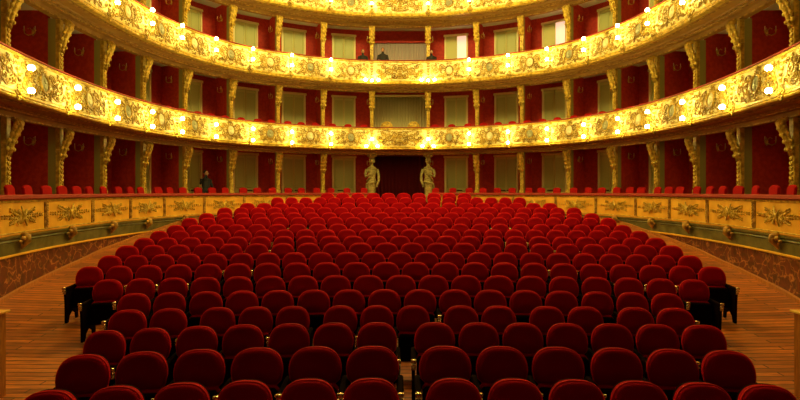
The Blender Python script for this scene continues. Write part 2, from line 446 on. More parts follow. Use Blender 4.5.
# ------------------------------------------------------------------ relief templates
def scroll(mb, cx, cz, R, turns, a0, sgn, r=.021, n=22, y=-.025):
    pts = []; rad = []
    for i in range(n):
        t = i/(n-1); a = a0+sgn*turns*2*PI*t; q = R*(1-t)**.8+.006
        pts.append((cx+q*math.cos(a), y-.012*t, cz+q*math.sin(a))); rad.append(r*(1-.55*t))
    mb.tube(pts, rad, 5)
    mb.ell((cx, y-.02, cz), (r*1.1, r, r*1.1), 6, 4)
def leaf(mb, x, z, l, w, a, y=-.025, th=.02):
    R = Matrix.Rotation(-a, 3, 'Y')
    mb.ell((x, y, z), (l, th, w), 6, 4, R)
def fan(mb, x, z, n, l, a0, a1, y=-.02, w=.018):
    for i in range(n):
        a = a0+(a1-a0)*i/max(1, n-1)
        leaf(mb, x+l*.8*math.cos(a), z+l*.8*math.sin(a), l*.55, w, a, y)
def bay_relief(W, z0, h, seed, dense=1.0):
    """acanthus relief filling one bay; x in -W/2..W/2"""
    rr = random.Random(seed); mb = MB()
    for sg in (-1, 1):
        X = lambda f: sg*f*W
        aa = lambda a: a if sg > 0 else PI-a
        scroll(mb, X(.20), z0+h*.70, .13*h/.8, 1.6, aa(PI*1.0), -sg)
        scroll(mb, X(.21), z0+h*.30, .12*h/.8, 1.6, aa(PI*.9), sg)
        scroll(mb, X(.335), z0+h*.52, .15*h/.8, 1.9, aa(-PI*.4), sg, .018)
        scroll(mb, X(.43), z0+h*.24, .09*h/.8, 1.4, aa(PI*.5), -sg, .013)
        scroll(mb, X(.43), z0+h*.80, .08*h/.8, 1.4, aa(-PI*.5), sg, .013)
        pts = [(X(.08+.38*t), -.02, z0+h*(.14+.06*math.sin(t*PI*2.2))) for t in [i/14 for i in range(15)]]
        mb.tube(pts, .014, 5)
        fan(mb, X(.12), z0+h*.12, 5, .10, aa(-.5), aa(1.3))
        fan(mb, X(.27), z0+h*.50, 5, .11, aa(1.2), aa(3.6))
        fan(mb, X(.38), z0+h*.86, 4, .08, aa(2.3), aa(4.6))
        fan(mb, X(.30), z0+h*.10, 4, .09, aa(.2), aa(2.0))
        for _ in range(int(20*dense)):
            leaf(mb, X(rr.uniform(.15, .47)), z0+h*rr.uniform(.06, .94), rr.uniform(.03, .06), rr.uniform(.012, .02), rr.uniform(0, PI), -.018)
    fan(mb, 0, z0+h*.86, 5, .11, .3, PI-.3)
    fan(mb, 0, z0+h*.10, 5, .09, PI+.2, 2*PI-.2)
    return mb
def medallion(zc, k=1.0):
    ring = MB(); ring.tube([(.17*k*math.cos(a), -.03, zc+.20*k*math.sin(a)) for a in [2*PI*i/24 for i in range(25)]], .028, 6)
    for i in range(16):
        a = 2*PI*i/16; leaf(ring, .215*k*math.cos(a), zc+.25*k*math.sin(a), .035, .016, a)
    disc = MB(); disc.ell((0, -.012, zc), (.155*k, .03, .185*k), 20, 8)
    # small relief head on the disc
    disc.ell((0, -.045, zc+.05*k), (.045*k, .02, .055*k), 8, 5); disc.ell((0, -.042, zc-.07*k), (.08*k, .02, .06*k), 8, 5)
    return ring, disc
def crest(z0, h):
    mb = MB()
    for i in range(7):
        mb.ell((0, -.05, z0+h*(.12+.12*i)), (.10+.02*math.sin(i*1.3), .03, .035), 8, 4)
    for sg in (-1, 1):
        aa = lambda a: a if sg > 0 else PI-a
        for x, z, R, t in ((.22,.7,.14,1.6),(.24,.28,.14,1.7),(.50,.55,.19,2.0),(.74,.30,.12,1.6),(.74,.78,.10,1.5),(.93,.5,.12,1.6)):
            scroll(mb, sg*x, z0+h*z, R, t, aa(PI*.9), sg, .032)
        for t in range(9):
            leaf(mb, sg*(.15+.1*t), z0+h*(.12+.05*math.sin(t)), .06, .02, aa(.4+.1*t))
            leaf(mb, sg*(.15+.1*t), z0+h*(.92-.05*math.sin(t)), .06, .02, aa(-.4))
        mb.tube([(sg*(.12+.85*t), -.02, z0+h*(.45+.2*math.sin(t*5))) for t in [i/16 for i in range(17)]], .026, 5)
    return mb
def console(z0, h):
    """leafy console at a lamp station ending in a rosette under the moulding"""
    mb = MB()
    for i in range(6):
        z = z0+h*(.92-.15*i); w = .075-.006*i
        for sg in (-1, 1): leaf(mb, sg*w*.6, z, .055, .022, (PI/2-.6) if sg > 0 else PI/2+.6, -.03, .02)
        mb.ell((0, -.04, z), (.022, .02, .035), 6, 4)
    for sg in (-1, 1): scroll(mb, sg*.08, z0+.02, .07, 1.5, PI/2, sg, .018, 16, -.05)
    mb.ell((0, -.07, z0-.01), (.045, .04, .045), 8, 5)
    for i in range(8):
        a = 2*PI*i/8; leaf(mb, .07*math.cos(a), z0-.03+.07*math.sin(a), .035, .02, a, -.06)
    mb.ell((0, -.05, z0-.13), (.03, .03, .05), 6, 4)
    return mb

# ------------------------------------------------------------------ upper parapets (tiers 2,3,4)
def side_word(sgn): return 'left' if sgn < 0 else 'right'
for t in (1, 2, 3):
    top, bot = RAIL[t], BOT[t]
    lab = {1: 'lowest of the curved cream and gilt parapets with crowded scrollwork, above the ground boxes',
           2: 'middle curved cream and gilt parapet, along the third tier of boxes',
           3: 'topmost curved cream and gilt parapet, along the upper edge of the hall'}[t]
    root = empty('balcony_parapet', lab, 'parapet', 'gilded parapets of the tiers')
    H = top-bot
    mb = MB()
    sweep(mb, -SMAX, SMAX, [(.10, top-.05), (.0, top-.037), (-.015, top-.12), (-.05, top-.12-.25*H), (-.075, top-.12-.5*H), (-.05, bot+.16), (-.02, bot+.12), (.10, bot+.12)], .2, True, smooth=False)
    fz = mb.build('fascia', M['cream_gilt'], root)
    mb = MB(); sweep(mb, -SMAX, SMAX, [(-.03, top-.035), (-.04, top-.02), (-.03, top), (.13, top), (.14, top-.02), (.13, top-.035)], .2, True)
    o = mb.build('handrail', M['rail_red'], root); o['label'] = 'red velvet covered handrail'
    mb = MB(); sweep(mb, -SMAX, SMAX, [(-.03, top-.055), (-.055, top-.07), (-.055, top-.09), (-.02, top-.115)], .2, False)
    r_ = bot+.055
    sweep(mb, -SMAX, SMAX, [(-.02, bot+.125), (-.07, bot+.125), (-.09, bot+.10), (-.085, bot+.075), (-.06, bot+.055), (-.075, bot+.03), (-.05, bot), (.12, bot)], .2, False)
    o = mb.build('moulding', M['gold'], root); o['label'] = 'gilded roll moulding'
    def off(v, t=t, top=top, H=H):        # follow the swelling of the fascia
        f = max(0, min(1, (top-.12-v.z)/(.55*H))); g = -.015-.06*math.sin(f*PI/2)
        if v.z < top-.12-.5*H: g = -.075+.04*min(1, (top-.12-.5*H-v.z)/(.3*H))
        return g
    for sgn in (-1, 1):
        st = [0.0]+LS
        for i in range(len(LS)-1):
            sc_ = (LS[i]+LS[i+1])/2; W = LS[i+1]-LS[i]-.16
            def wf(v, c=sgn*sc_, off=off): return P3(c+v.x, v.y+off(v), v.z)
            mb = bay_relief(W, bot+.14, H-.26, 10*t+i).warp(wf); mb.build('scroll_relief', M['relief'], root)
            ring, disc = medallion(bot+.14+(H-.26)*.5)
            ro = ring.warp(wf).build('medallion', M['relief'], root)
            d = disc.warp(wf).build('medallion_portrait', M['med_dark' if (i+t) % 2 else 'med_light'], ro)
            d['label'] = 'grey green portrait oval' if (i+t) % 2 else 'pale portrait oval'
        for i in range(len(LS)):
            def wf(v, c=sgn*LS[i], off=off): return P3(c+v.x, v.y+off(v), v.z)
            mb = console(bot+.12, H-.22).warp(wf); mb.build('console', M['relief'], root)
    def wf(v, off=off): return P3(v.x, v.y+off(v), v.z)
    mb = crest(bot+.14, H-.26).warp(wf); mb.build('central_crest', M['relief'], root)

# ------------------------------------------------------------------ slabs, soffits, lintels, back walls
def slab_name(t): return ['', 'ceiling_ground_boxes', 'ceiling_second_boxes', 'ceiling_third_boxes'][t]
for t in (1, 2, 3):
    mb = MB(); f = FLOORS[t]
    sweep(mb, -SMAX, SMAX, [(.16, f), (.16, SLAB[t]), (1.0, SLAB[t]), (2.34, SLAB[t]), (2.34, f)], .2, True)
    struct(slab_name(t), mb, M['plaster'], 'pale plaster ceiling slab over the %s tier of boxes' % TIER[t-1])
    # soffit under the overhang with mouldings, and the lintel on the column line
    mb = MB(); b = BOT[t]
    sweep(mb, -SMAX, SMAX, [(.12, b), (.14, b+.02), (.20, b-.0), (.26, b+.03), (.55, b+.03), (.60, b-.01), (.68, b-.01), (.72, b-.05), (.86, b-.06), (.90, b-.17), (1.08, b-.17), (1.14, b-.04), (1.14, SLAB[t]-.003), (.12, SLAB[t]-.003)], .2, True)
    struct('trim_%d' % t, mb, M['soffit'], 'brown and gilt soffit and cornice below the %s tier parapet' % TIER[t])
    mb = MB()
    sweep(mb, -SMAX, SMAX, [(.70, b-.055), (.70, b-.03), (.735, b-.03), (.735, b-.055)], .2, True)
    sweep(mb, -SMAX, SMAX, [(.885, b-.175), (.885, b-.14), (.915, b-.14), (.915, b-.18)], .2, True)
    sweep(mb, -SMAX, SMAX, [(.18, b-.015), (.18, b+.005), (.23, b+.005), (.23, b-.015)], .2, True)
    sweep(mb, -SMAX, SMAX, [(.585, b-.03), (.585, b-.012), (.63, b-.012), (.63, b-.03)], .2, True)
    struct('trim_%d' % (t+3), mb, M['gold_dull'], 'thin gilded beads along the cornice under the %s tier' % TIER[t])
# ground box floor (open at the central doorway)
mb = MB()
DOOR = CS[0]
for sgn in (-1, 1):
    sweep(mb, sgn*(DOOR-.15), sgn*SMAX, [(.16, 1.45), (.16, 1.37), (2.34, 1.37), (2.34, 1.45)], .2, True)
mb.box(-1.15, 1.15, 21.6, 25.5, 1.30, 1.449)
struct('floor_boxes', mb, M['oak'], 'floor of the ground tier boxes')
for t in range(4):
    z0, z1 = FLOORS[t], (SLAB[t+1] if t < 3 else 13.9)
    for sgn in (-1, 1):
        mb = MB()
        sweep(mb, sgn*(CS[0]+.0), sgn*SMAX, [(WALLD, z0), (WALLD, z1), (WALLD+.1, z1), (WALLD+.1, z0)], .2, True)
        struct('wall_%s' % side_word(sgn), mb, M['red_wall'], 'red back wall of the %s tier boxes on the %s side' % (TIER[t], side_word(sgn)))
mb = MB()
sweep(mb, -CS[0], CS[0], [(WALLD+.05, 10.2), (WALLD+.05, 13.9), (WALLD+.1, 13.9), (WALLD+.1, 10.2)], .2, True)
struct('wall_back', mb, M['red_wall'])
# hall ceiling
mb = MB(); n = 72
vs = [Vector((0, 12, 14.6))]; ringpts = [P3(-SMAX+2*SMAX*i/n, 2.7, 13.9) for i in range(n+1)]
vs += ringpts; fs = [(0, i+2, i+1) for i in range(n)]+[(0, 1, n+1)]
mb.add(vs, fs, True); struct('ceiling', mb, M['ceiling'], 'painted hall ceiling above the top tier')

# ------------------------------------------------------------------ partitions, columns, doors, sconces
door_meshes = {}
def door_parts():
    fr = MB()
    for x0, x1 in ((-.56, -.48), (.48, .56)): fr.cbox(x0, x1, -.06, .0, 0, 2.55, .012)
    fr.cbox(-.60, .60, -.07, 0, 2.55, 2.65, .015)
    lf = MB(); lf.box(-.475, -.006, -.03, -.0, .0, 2.54); lf.box(.006, .475, -.03, -.0, .0, 2.54)
    pn = MB()
    for x0, x1 in ((-.42, -.06), (.06, .42)):
        for z0, z1 in ((.15, .85), (1.12, 2.42)):
            pn.box(x0, x1, -.038, -.03, z0, z1)
            pn.tube([(x0, -.04, z0), (x1, -.04, z0), (x1, -.04, z1), (x0, -.04, z1), (x0, -.04, z0)], .012, 4)
    hd = MB(); hd.tube([(-.30, -.07, 1.0), (-.04, -.07, 1.0)], .022, 6); hd.tube([(.04, -.07, 1.0), (.30, -.07, 1.0)], .022, 6)
    for x in (-.28, -.07, .07, .28): hd.tube([(x, -.07, 1.0), (x, -.03, 1.0)], .014, 5)
    return fr.mesh('door_frame', M['door_frame']), lf.mesh('door_leaf', M['door']), pn.mesh('door_panel', M['door_panel']), hd.mesh('push_bar', M['wood_dark'])
DM = door_parts()
_m = MB(); _m.box(-.475, .04, -.03, 0, 0, 2.54); _m.box(-.42, -.04, -.038, -.03, .15, .85); _m.box(-.42, -.04, -.038, -.03, 1.12, 2.42); HALFLEAF = _m.mesh('door_leaf', M['door'])
_m = MB(); _m.box(.045, .475, -.012, -.002, 0, 2.54); LITm = _m.mesh('lit_opening', M['lit_room'])
def pilaster(h, zr, ground):
    sh = MB(); w = .088
    sh.cbox(-w*1.15, w*1.15, -.10, .04, zr-.9, zr+.12, .015)       # plinth
    sh.cbox(-w*.85, w*.85, -.07, .04, zr+.12, h-.62, .012)
    sh.cbox(-w*1.0, w*1.0, -.09, .04, h-.62, h-.56, .012)
    sh.cbox(-w*.9, w*.9, -.08, .04, h-.56, h, .012)
    gar = MB(); z = h-.70
    for i in range(7):
        leaf(gar, -.03, z-i*.11, .05, .02, PI/2+.5, -.085, .02); leaf(gar, .03, z-i*.11, .05, .02, PI/2-.5, -.085, .02)
        gar.ell((0, -.09, z-.03-i*.11), (.022, .02, .03), 6, 4)
    for i in range(6):
        leaf(gar, .04*(-1)**i, zr+.16+.045*i, .045, .018, PI/2+.4*(-1)**i, -.085)
    # S-shaped bracket under the cornice
    cap = MB()
    pts = [(0, -.08, h-.86), (0, -.11, h-.70), (0, -.15, h-.52), (0, -.21, h-.36), (0, -.27, h-.22), (0, -.29, h-.10), (0, -.24, h-.05)]
    cap.tube(pts, [.03, .055, .075, .09, .10, .10, .08], 8, up=(1, 0, .01))
    for sg in (-1, 1):
        cap.tube([(sg*.085+0*p[0], p[1], p[2]) for p in pts], [.012, .02, .026, .03, .034, .036, .03], 6, up=(1, 0, .01))
        for i, (_, y, zz) in enumerate(pts[1:]):
            R = Matrix.Rotation(.6*sg, 3, 'Z')
            cap.ell((sg*.10, y, zz), (.05, .045, .06), 6, 4, R)
            cap.ell((sg*.05, y-.05, zz-.02), (.035, .04, .05), 6, 4)
    cap.ell((0, -.33, h-.15), (.07, .05, .07), 8, 5)
    for i in range(6):
        a = 2*PI*i/6; cap.ell((.09*math.cos(a), -.32, h-.15+.09*math.sin(a)), (.035, .03, .035), 6, 4)
    rt = MB(); rt.box(-.055, .055, .042, .24, zr-.9, h+.02)
    return sh.mesh('shaft', M['gold']), gar.mesh('garland', M['gold']), cap.mesh('bracket_capital', M['gold']), rt.mesh('return_panel', M['olive'])
SC = MB()
SC.ell((0, -.015, 0), (.035, .02, .09), 8, 5)
for sg in (-1, 1):
    SC.tube([(0, -.02, -.03), (sg*.06, -.10, -.09), (sg*.13, -.14, -.05), (sg*.14, -.14, .03)], .013, 5)
    SC.ell((sg*.14, -.14, .035), (.03, .03, .012), 8, 4)
    SC.tube([(0, -.02, .05), (sg*.05, -.06, .12), (sg*.09, -.08, .08)], .010, 5)
SCm = SC.mesh('sconce_arms', M['gold'])
cd = MB()
for sg in (-1, 1): cd.tube([(sg*.14, -.14, .045), (sg*.14, -.14, .14)], .012, 6)
CDm = cd.mesh('candle', M['cream'])
door_n = 0; part_n = 0
for t in (0, 1, 2):
    z0, zr = FLOORS[t], RAIL[t]; h = BOT[t+1]-.172
    PM = pilaster(h, zr, t == 0)
    for sgn in (-1, 1):
        for k, s in enumerate(CS):
            n = nrm(sgn*s); rz = math.atan2(n.y, n.x)-PI/2; base = P3(sgn*s, 1.0, 0)
            place = 'beside the central doorway axis' if k == 0 else ''
            if not (t == 0 and k == 0):
                lab = ('gilded bracket column of the %s tier, %s on the %s of the %s' %
                       (TIER[t], ORD[k+1] if t else ORD[k], side_word(sgn), ['caryatid', 'central curtained box', 'central box'][t]))
                r = empty('gilded_column', lab, 'column', '%s tier gilded columns' % TIER[t], base, rz)
                r['kind'] = 'thing'
                sh = part('shaft', PM[0], r); part('garland', PM[1], sh); part('bracket_capital', PM[2], r)
                o = part('return_panel', PM[3], r); o['label'] = 'olive painted side panel'
            # partition
            mb = MB(); mb.box(-.04, .04, .245 if not (t == 0 and k == 0) else .3, WALLD-1.0, z0, SLAB[t+1]-.002)
            Mx = Matrix.Translation(base) @ Matrix.Rotation(rz, 4, 'Z')
            mb.warp(lambda v: Mx @ v); part_n += 1
            struct('wall_partition', mb, M['red_wall'], 'red partition between boxes of the %s tier' % TIER[t])
            # sconce on the stage side of the partition
            if k < 10:
                d = 1.62; sx = sgn
                p = P3(sgn*s, d, z0+2.25)
                # face the stage: the +s side of the right half, the -s side of the left half
                tg = (P(sgn*(s+.1), d)-P(sgn*(s-.1), d)).normalized()*1.0
                if k == 0: where = 'in the first box %s of the centre' % side_word(sgn)
                else: where = 'in the %s box %s of the centre' % (ORD[k+1], side_word(sgn))
                r = empty('wall_sconce', 'small gilt two armed sconce %s, %s tier' % (where, TIER[t]), 'sconce', 'unlit sconces in the boxes',
                          (p.x+tg.x*.046, p.y+tg.y*.046, p.z), math.atan2(tg.y, tg.x)+PI/2)
                r['kind'] = 'thing'
                a = part('sconce_arms', SCm, r); part('candle', CDm, r)
        for k in range(len(CS)-1):
            s = (CS[k]+CS[k+1])/2; n = nrm(sgn*s); rz = math.atan2(n.y, n.x)-PI/2
            p = P3(sgn*s, WALLD-.004, z0); door_n += 1
            r = empty('door_%d' % door_n, 'cream framed olive double door in the %s box %s of the centre, %s tier' % (ORD[k+1], side_word(sgn), TIER[t]), None, None, p, rz)
            r['kind'] = 'structure'
            part('door_frame', DM[0], r)
            if t == 2 and sgn > 0 and k in (0, 2):        # these doors stand half open on a lit corridor
                r['label'] = 'door half open on a lit pinkish corridor, %s box right of the centre, third tier' % ORD[k+1]
                part('door_leaf', HALFLEAF, r); part('lit_opening', LITm, r)
            else:
                l = part('door_leaf', DM[1], r); part('door_panel', DM[2], l); part('push_bar', DM[3], l)

# ------------------------------------------------------------------ ground tier front
for sgn in (-1, 1):
    s0, s1 = sgn*(DOOR+.05), sgn*SMAX; sd = side_word(sgn)
    mb = MB(); sweep(mb, s0, s1, [(.06, -.3), (.06, 1.118), (.16, 1.118), (.16, -.3)], .2, True)
    struct('wall_%s_wainscot' % sd, mb, M['marble'], 'veined red brown marble wainscot below the %s ground boxes' % sd)
    mb = MB(); sweep(mb, s0, s1, [(.16, 1.12), (.03, 1.12), (.0, 1.135), (.0, 1.16), (.03, 1.17), (.16, 1.17)], .2, True)
    struct('trim_%d' % (7 if sgn < 0 else 8), mb, M['ochre'], 'pale ledge on top of the marble wainscot, %s side' % sd)
    mb = MB(); sweep(mb, s0, s1, [(.16, 1.172), (.04, 1.172), (.02, 1.40), (.16, 1.40)], .2, True)
    struct('trim_%d' % (9 if sgn < 0 else 10), mb, M['green'], 'dark green marble frieze, %s side' % sd)
    mb = MB(); sweep(mb, s0, s1, [(.16, 1.402), (.03, 1.402), (.0, 1.43), (.02, 1.46), (-.02, 1.50), (-.02, 1.53), (.16, 1.53)], .2, True)
    struct('trim_%d' % (11 if sgn < 0 else 12), mb, M['green'], 'brown moulding above the green frieze, %s side' % sd)
    # oak skirting strip along the floor
    mb = MB(); n = 60
    vs = []; fs = []
    for i in range(n+1):
        s = s0+(s1-s0)*i/n; a = P(s, .055); b = P(s, .0); za = max(zfloor(a.x, a.y), zfloor(b.x, b.y))
        vs += [(b.x, b.y, za-.03), (b.x, b.y, za+.075), (a.x, a.y, za+.085)]
    for i in range(n): fs += [(3*i, 3*i+1, 3*i+4, 3*i+3), (3*i+1, 3*i+2, 3*i+5, 3*i+4)]
    mb.add(vs, fs); struct('baseboard_%s' % sd, mb, M['oak'], 'orange wooden skirting at the foot of the marble, %s side' % sd)
    root = empty('balustrade', 'ochre panelled front with gilt sprays and red handrail along the ground boxes on the %s' % sd, 'balustrade', 'ground tier balustrades')
    mb = MB(); sweep(mb, s0, s1, [(.16, 1.532), (.0, 1.532), (-.02, 1.56), (-.01, 1.60), (-.01, 2.24), (.16, 2.24)], .2, True)
    mb.build('panel', M['ochre'], root)
    mb = MB(); sweep(mb, s0, s1, [(-.02, 1.585), (-.03, 1.59), (-.03, 1.60), (-.015, 1.61)], .2, False); sweep(mb, s0, s1, [(-.015, 2.19), (-.03, 2.20), (-.03, 2.23), (-.015, 2.235)], .2, False)
    o = mb.build('moulding', M['gold'], root); o['label'] = 'thin gilt mouldings'
    mb = MB(); sweep(mb, s0, s1, [(-.06, 2.245), (-.09, 2.27), (-.08, 2.33), (-.05, 2.345), (.15, 2.345), (.16, 2.30), (.15, 2.245)], .2, True)
    o = mb.build('handrail', M['rail_red'], root); o['label'] = 'red velvet covered handrail'
    ds = [DOOR+.12]+DS
    for s in ds:
        wf = wrap(sgn*s); mb = MB()
        mb.cbox(-.055, .055, -.04, -.012, 1.61, 2.19, .008)
        for i in range(9):
            mb.ell((0, -.05, 1.66+i*.06), (.035, .02, .022), 6, 4)
            leaf(mb, -.025, 1.69+i*.06, .025, .01, 1.0, -.045); leaf(mb, .025, 1.69+i*.06, .025, .01, 2.1, -.045)
        o = mb.warp(wf).build('divider', M['gold_dull'], root); o['label'] = 'dull gilt leaf divider'
    for i, (a, b) in enumerate(zip(ds, ds[1:])):
        rr = random.Random(31+i); mb = MB(); W = (b-a)
        for sg in (-1, 1):
            for st_ in range(3):                       # three branching stems per side
                ang = (-.34, .02, .38)[st_]; Ln = (.26, .40, .26)[st_]*W
                mb.tube([(sg*Ln*q/6*math.cos(ang), -.028, 1.91+Ln*q/6*math.sin(ang)*.8+.012*math.sin(q*1.7)) for q in range(7)], [.009-.0008*q for q in range(7)], 5)
                for q in range(1, 9):
                    f = q/8; x = sg*Ln*f*math.cos(ang); z = 1.91+Ln*f*math.sin(ang)*.8
                    for u in (-1, 1):
                        th = (0 if sg > 0 else PI)+u*rr.uniform(.6, 1.3); l_ = .052*(1-.5*f)
                        leaf(mb, x+l_*math.cos(th), z+l_*math.sin(th), l_, .013, th, -.03, .02)
            scroll(mb, sg*.12, 1.99, .06, 1.5, 0 if sg > 0 else PI, sg, .012, 14, -.03)
            scroll(mb, sg*.13, 1.81, .06, 1.5, 0 if sg > 0 else PI, -sg, .012, 14, -.03)
        tl = (.12 if i % 2 else -.12)
        mb.tube([(-tl, -.05, 1.71), (.0, -.06, 1.90), (tl*.8, -.05, 2.12)], [.012, .028, .012], 6)
        mb.tube([(tl, -.05, 1.76), (.0, -.065, 1.90), (-tl, -.05, 2.05)], [.010, .02, .010], 6)
        mb.ell((0, -.05, 1.91), (.055, .035, .07), 8, 5)
        o = mb.warp(wrap(sgn*(a+b)/2)).build('gilt_spray', M['gold'], root)
        mb = MB()   # corbel under the panel
        mb.tube([(0, -.02, 1.56), (0, -.12, 1.50), (0, -.13, 1.42), (0, -.05, 1.34), (0, .0, 1.25)], [.05, .07, .06, .05, .02], 7, up=(1, 0, .01))
        for sg in (-1, 1):
            mb.ell((sg*.08, -.08, 1.47), (.06, .05, .05), 7, 4); mb.ell((sg*.14, -.05, 1.42), (.05, .04, .03), 6, 4)
            leaf(mb, sg*.07, 1.36, .06, .02, 1.2 if sg > 0 else 1.9, -.04)
        o = mb.warp(wrap(sgn*(a+b)/2)).build('corbel', M['gold_dull'], root); o['label'] = 'dull gilt leaf corbel'

# ------------------------------------------------------------------ lamps
gl = MB(); gl.ell((0,0,0), (.064, .064, .064), 12, 8); GLm = gl.mesh('globe', M['globe'])
def lamp(s, t, offs, label, grp):
    n = nrm(s); rz = math.atan2(n.y, n.x)-PI/2
    zt = RAIL[t]; mid = sum(o[1] for o in offs)/len(offs)
    p = P3(s, -.165, zt+mid)
    r = empty('balcony_lamp', label, 'lamp', grp, p, rz); r['kind'] = 'thing'
    br = MB(); br.ell((0, -.03, 0), (.04, .03, .06), 8, 5)
    for (x, z) in offs:
        zz = z-mid
        br.tube([(0, -.04, 0), (x*.4, -.08, zz*.4-.05), (x*.9, -.13, zz-.13), (x, -.14, zz-.085)], [.016, .013, .012, .014], 6, up=(1, .2, 0))
        br.lathe([(.01, -.10), (.03, -.085), (.045, -.06), (.03, -.055)], 8, (x, -.14, zz))
    br.build('bracket', M['gold'], r)
    for (x, z) in offs:
        g = part('globe', GLm, r); g.location = (x, -.14, z-mid)
for t in (1, 2, 3):
    pair = [(0, -.36), (0, -.81)] if t == 1 else [(0, -.17), (0, -.58)]
    for sgn in (-1, 1):
        for k, s in enumerate(LS):
            if k == 0: offs = [(-.24, -.86), (.24, -.86), (0, -.56)] if t == 1 else [(-.28, -.93), (0, -.96), (.28, -.93)] if t == 2 else [(0, -.60)]
            else: offs = pair if t < 3 else [(0, -.60)]
            if t == 3 and k > 8: continue
            nm = 'lit gilt three globe' if len(offs) == 3 else 'lit gilt two globe' if len(offs) == 2 else 'lit gilt single globe'
            lamp(sgn*s, t, offs, '%s lamp, %s %s of centre on the %s parapet' % (nm, ORD[k+1], side_word(sgn), ['', 'lowest', 'middle', 'topmost'][t]), 'lamps on the parapets')

# ------------------------------------------------------------------ box chairs
def chair_meshes():
    bk = MB(); pts = []
    for k in range(13):
        a = PI*k/12; pts.append((.20*math.cos(a)**1 if abs(math.cos(a)) > 1e-6 else 0, 1.04+.08*math.sin(a)))
    pts = [(.19, .52)]+pts+[(-.19, .52)]; n = len(pts); vs = []
    for y, k in ((.235, 1), (.185, 1), (.165, .93)):
        vs += [(x*k, y+(z-.5)*.1, .82+(z-.82)*k) for x, z in pts]
    fs = [tuple(range(n-1, -1, -1)), tuple(range(2*n, 3*n))]
    for r in range(2):
        for i in range(n): j = (i+1) % n; fs.append((r*n+i, r*n+j, (r+1)*n+j, (r+1)*n+i))
    bk.add(vs, fs)
    se = MB(); se.cbox(-.22, .22, -.22, .18, .42, .50, .03)
    lg = MB()
    lg.tube([(0, 0, 0), (0, 0, .42)], [.015, .02], 6)
    return bk.mesh('backrest', M['box_red']), se.mesh('seat', M['box_red']), lg.mesh('leg', M['gold_dull'])
CM = chair_meshes()
cp = empty('box_chair', 'x', 'chair', 'red chairs in the boxes')
part('backrest', CM[0], cp); part('seat', CM[1], cp)
for x, y in ((-.18, -.18), (.18, -.18), (-.18, .17), (.18, .17)): l = part('leg', CM[2], cp); l.location = (x, y, 0)
first = True
rr = random.Random(5)
for t in (0, 1):
    for sgn in (-1, 1):
        for k in range(len(CS)-1 if t == 0 else 6):
            if k > 8: continue
            a, b = CS[k]+.32, CS[k+1]-.32
            for j in range(3):
                s = sgn*(a+(b-a)*j/2); n = nrm(s)
                o = cp if first else copy_tree(cp); first = False
                p = P3(s, .48+rr.uniform(0, .06), FLOORS[t]); o.location = p
                o.rotation_euler = (0, 0, math.atan2(n.y, n.x)-PI/2+rr.uniform(-.18, .18)); o.scale = (.8, .9, .99)
                o['label'] = 'red upholstered chair, %s seen from the centre, %s box to the %s, %s tier' % (['first', 'second', 'third'][j], ORD[k+1], side_word(sgn), TIER[t])

# ------------------------------------------------------------------ central axis
def folds(mb, w, z0, z1, y0, n, amp):
    m = n*6; vs = []; fs = []
    for i in range(m+1):
        x = -w+2*w*i/m; d = amp*math.sin(2*PI*n*i/m)
        vs += [(x, y0+d, z0), (x, y0+d, z1), (x, y0+d+.02, z1), (x, y0+d+.02, z0)]
    for i in range(m):
        for j in range(4): fs.append((4*i+j, 4*i+(j+1) % 4, 4*i+4+(j+1) % 4, 4*i+4+j))
    mb.add(vs, fs, True)
# ground: dark doorway with a crimson curtain deep inside
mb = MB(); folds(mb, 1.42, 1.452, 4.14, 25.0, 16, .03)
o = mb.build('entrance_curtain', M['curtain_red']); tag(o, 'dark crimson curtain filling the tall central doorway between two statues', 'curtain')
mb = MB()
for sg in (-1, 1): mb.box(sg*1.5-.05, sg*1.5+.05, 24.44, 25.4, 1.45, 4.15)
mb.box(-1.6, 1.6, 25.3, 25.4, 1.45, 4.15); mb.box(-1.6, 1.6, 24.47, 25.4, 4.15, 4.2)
struct('door_central', mb, M['curtain_red'], 'deep dark red reveal of the central doorway')
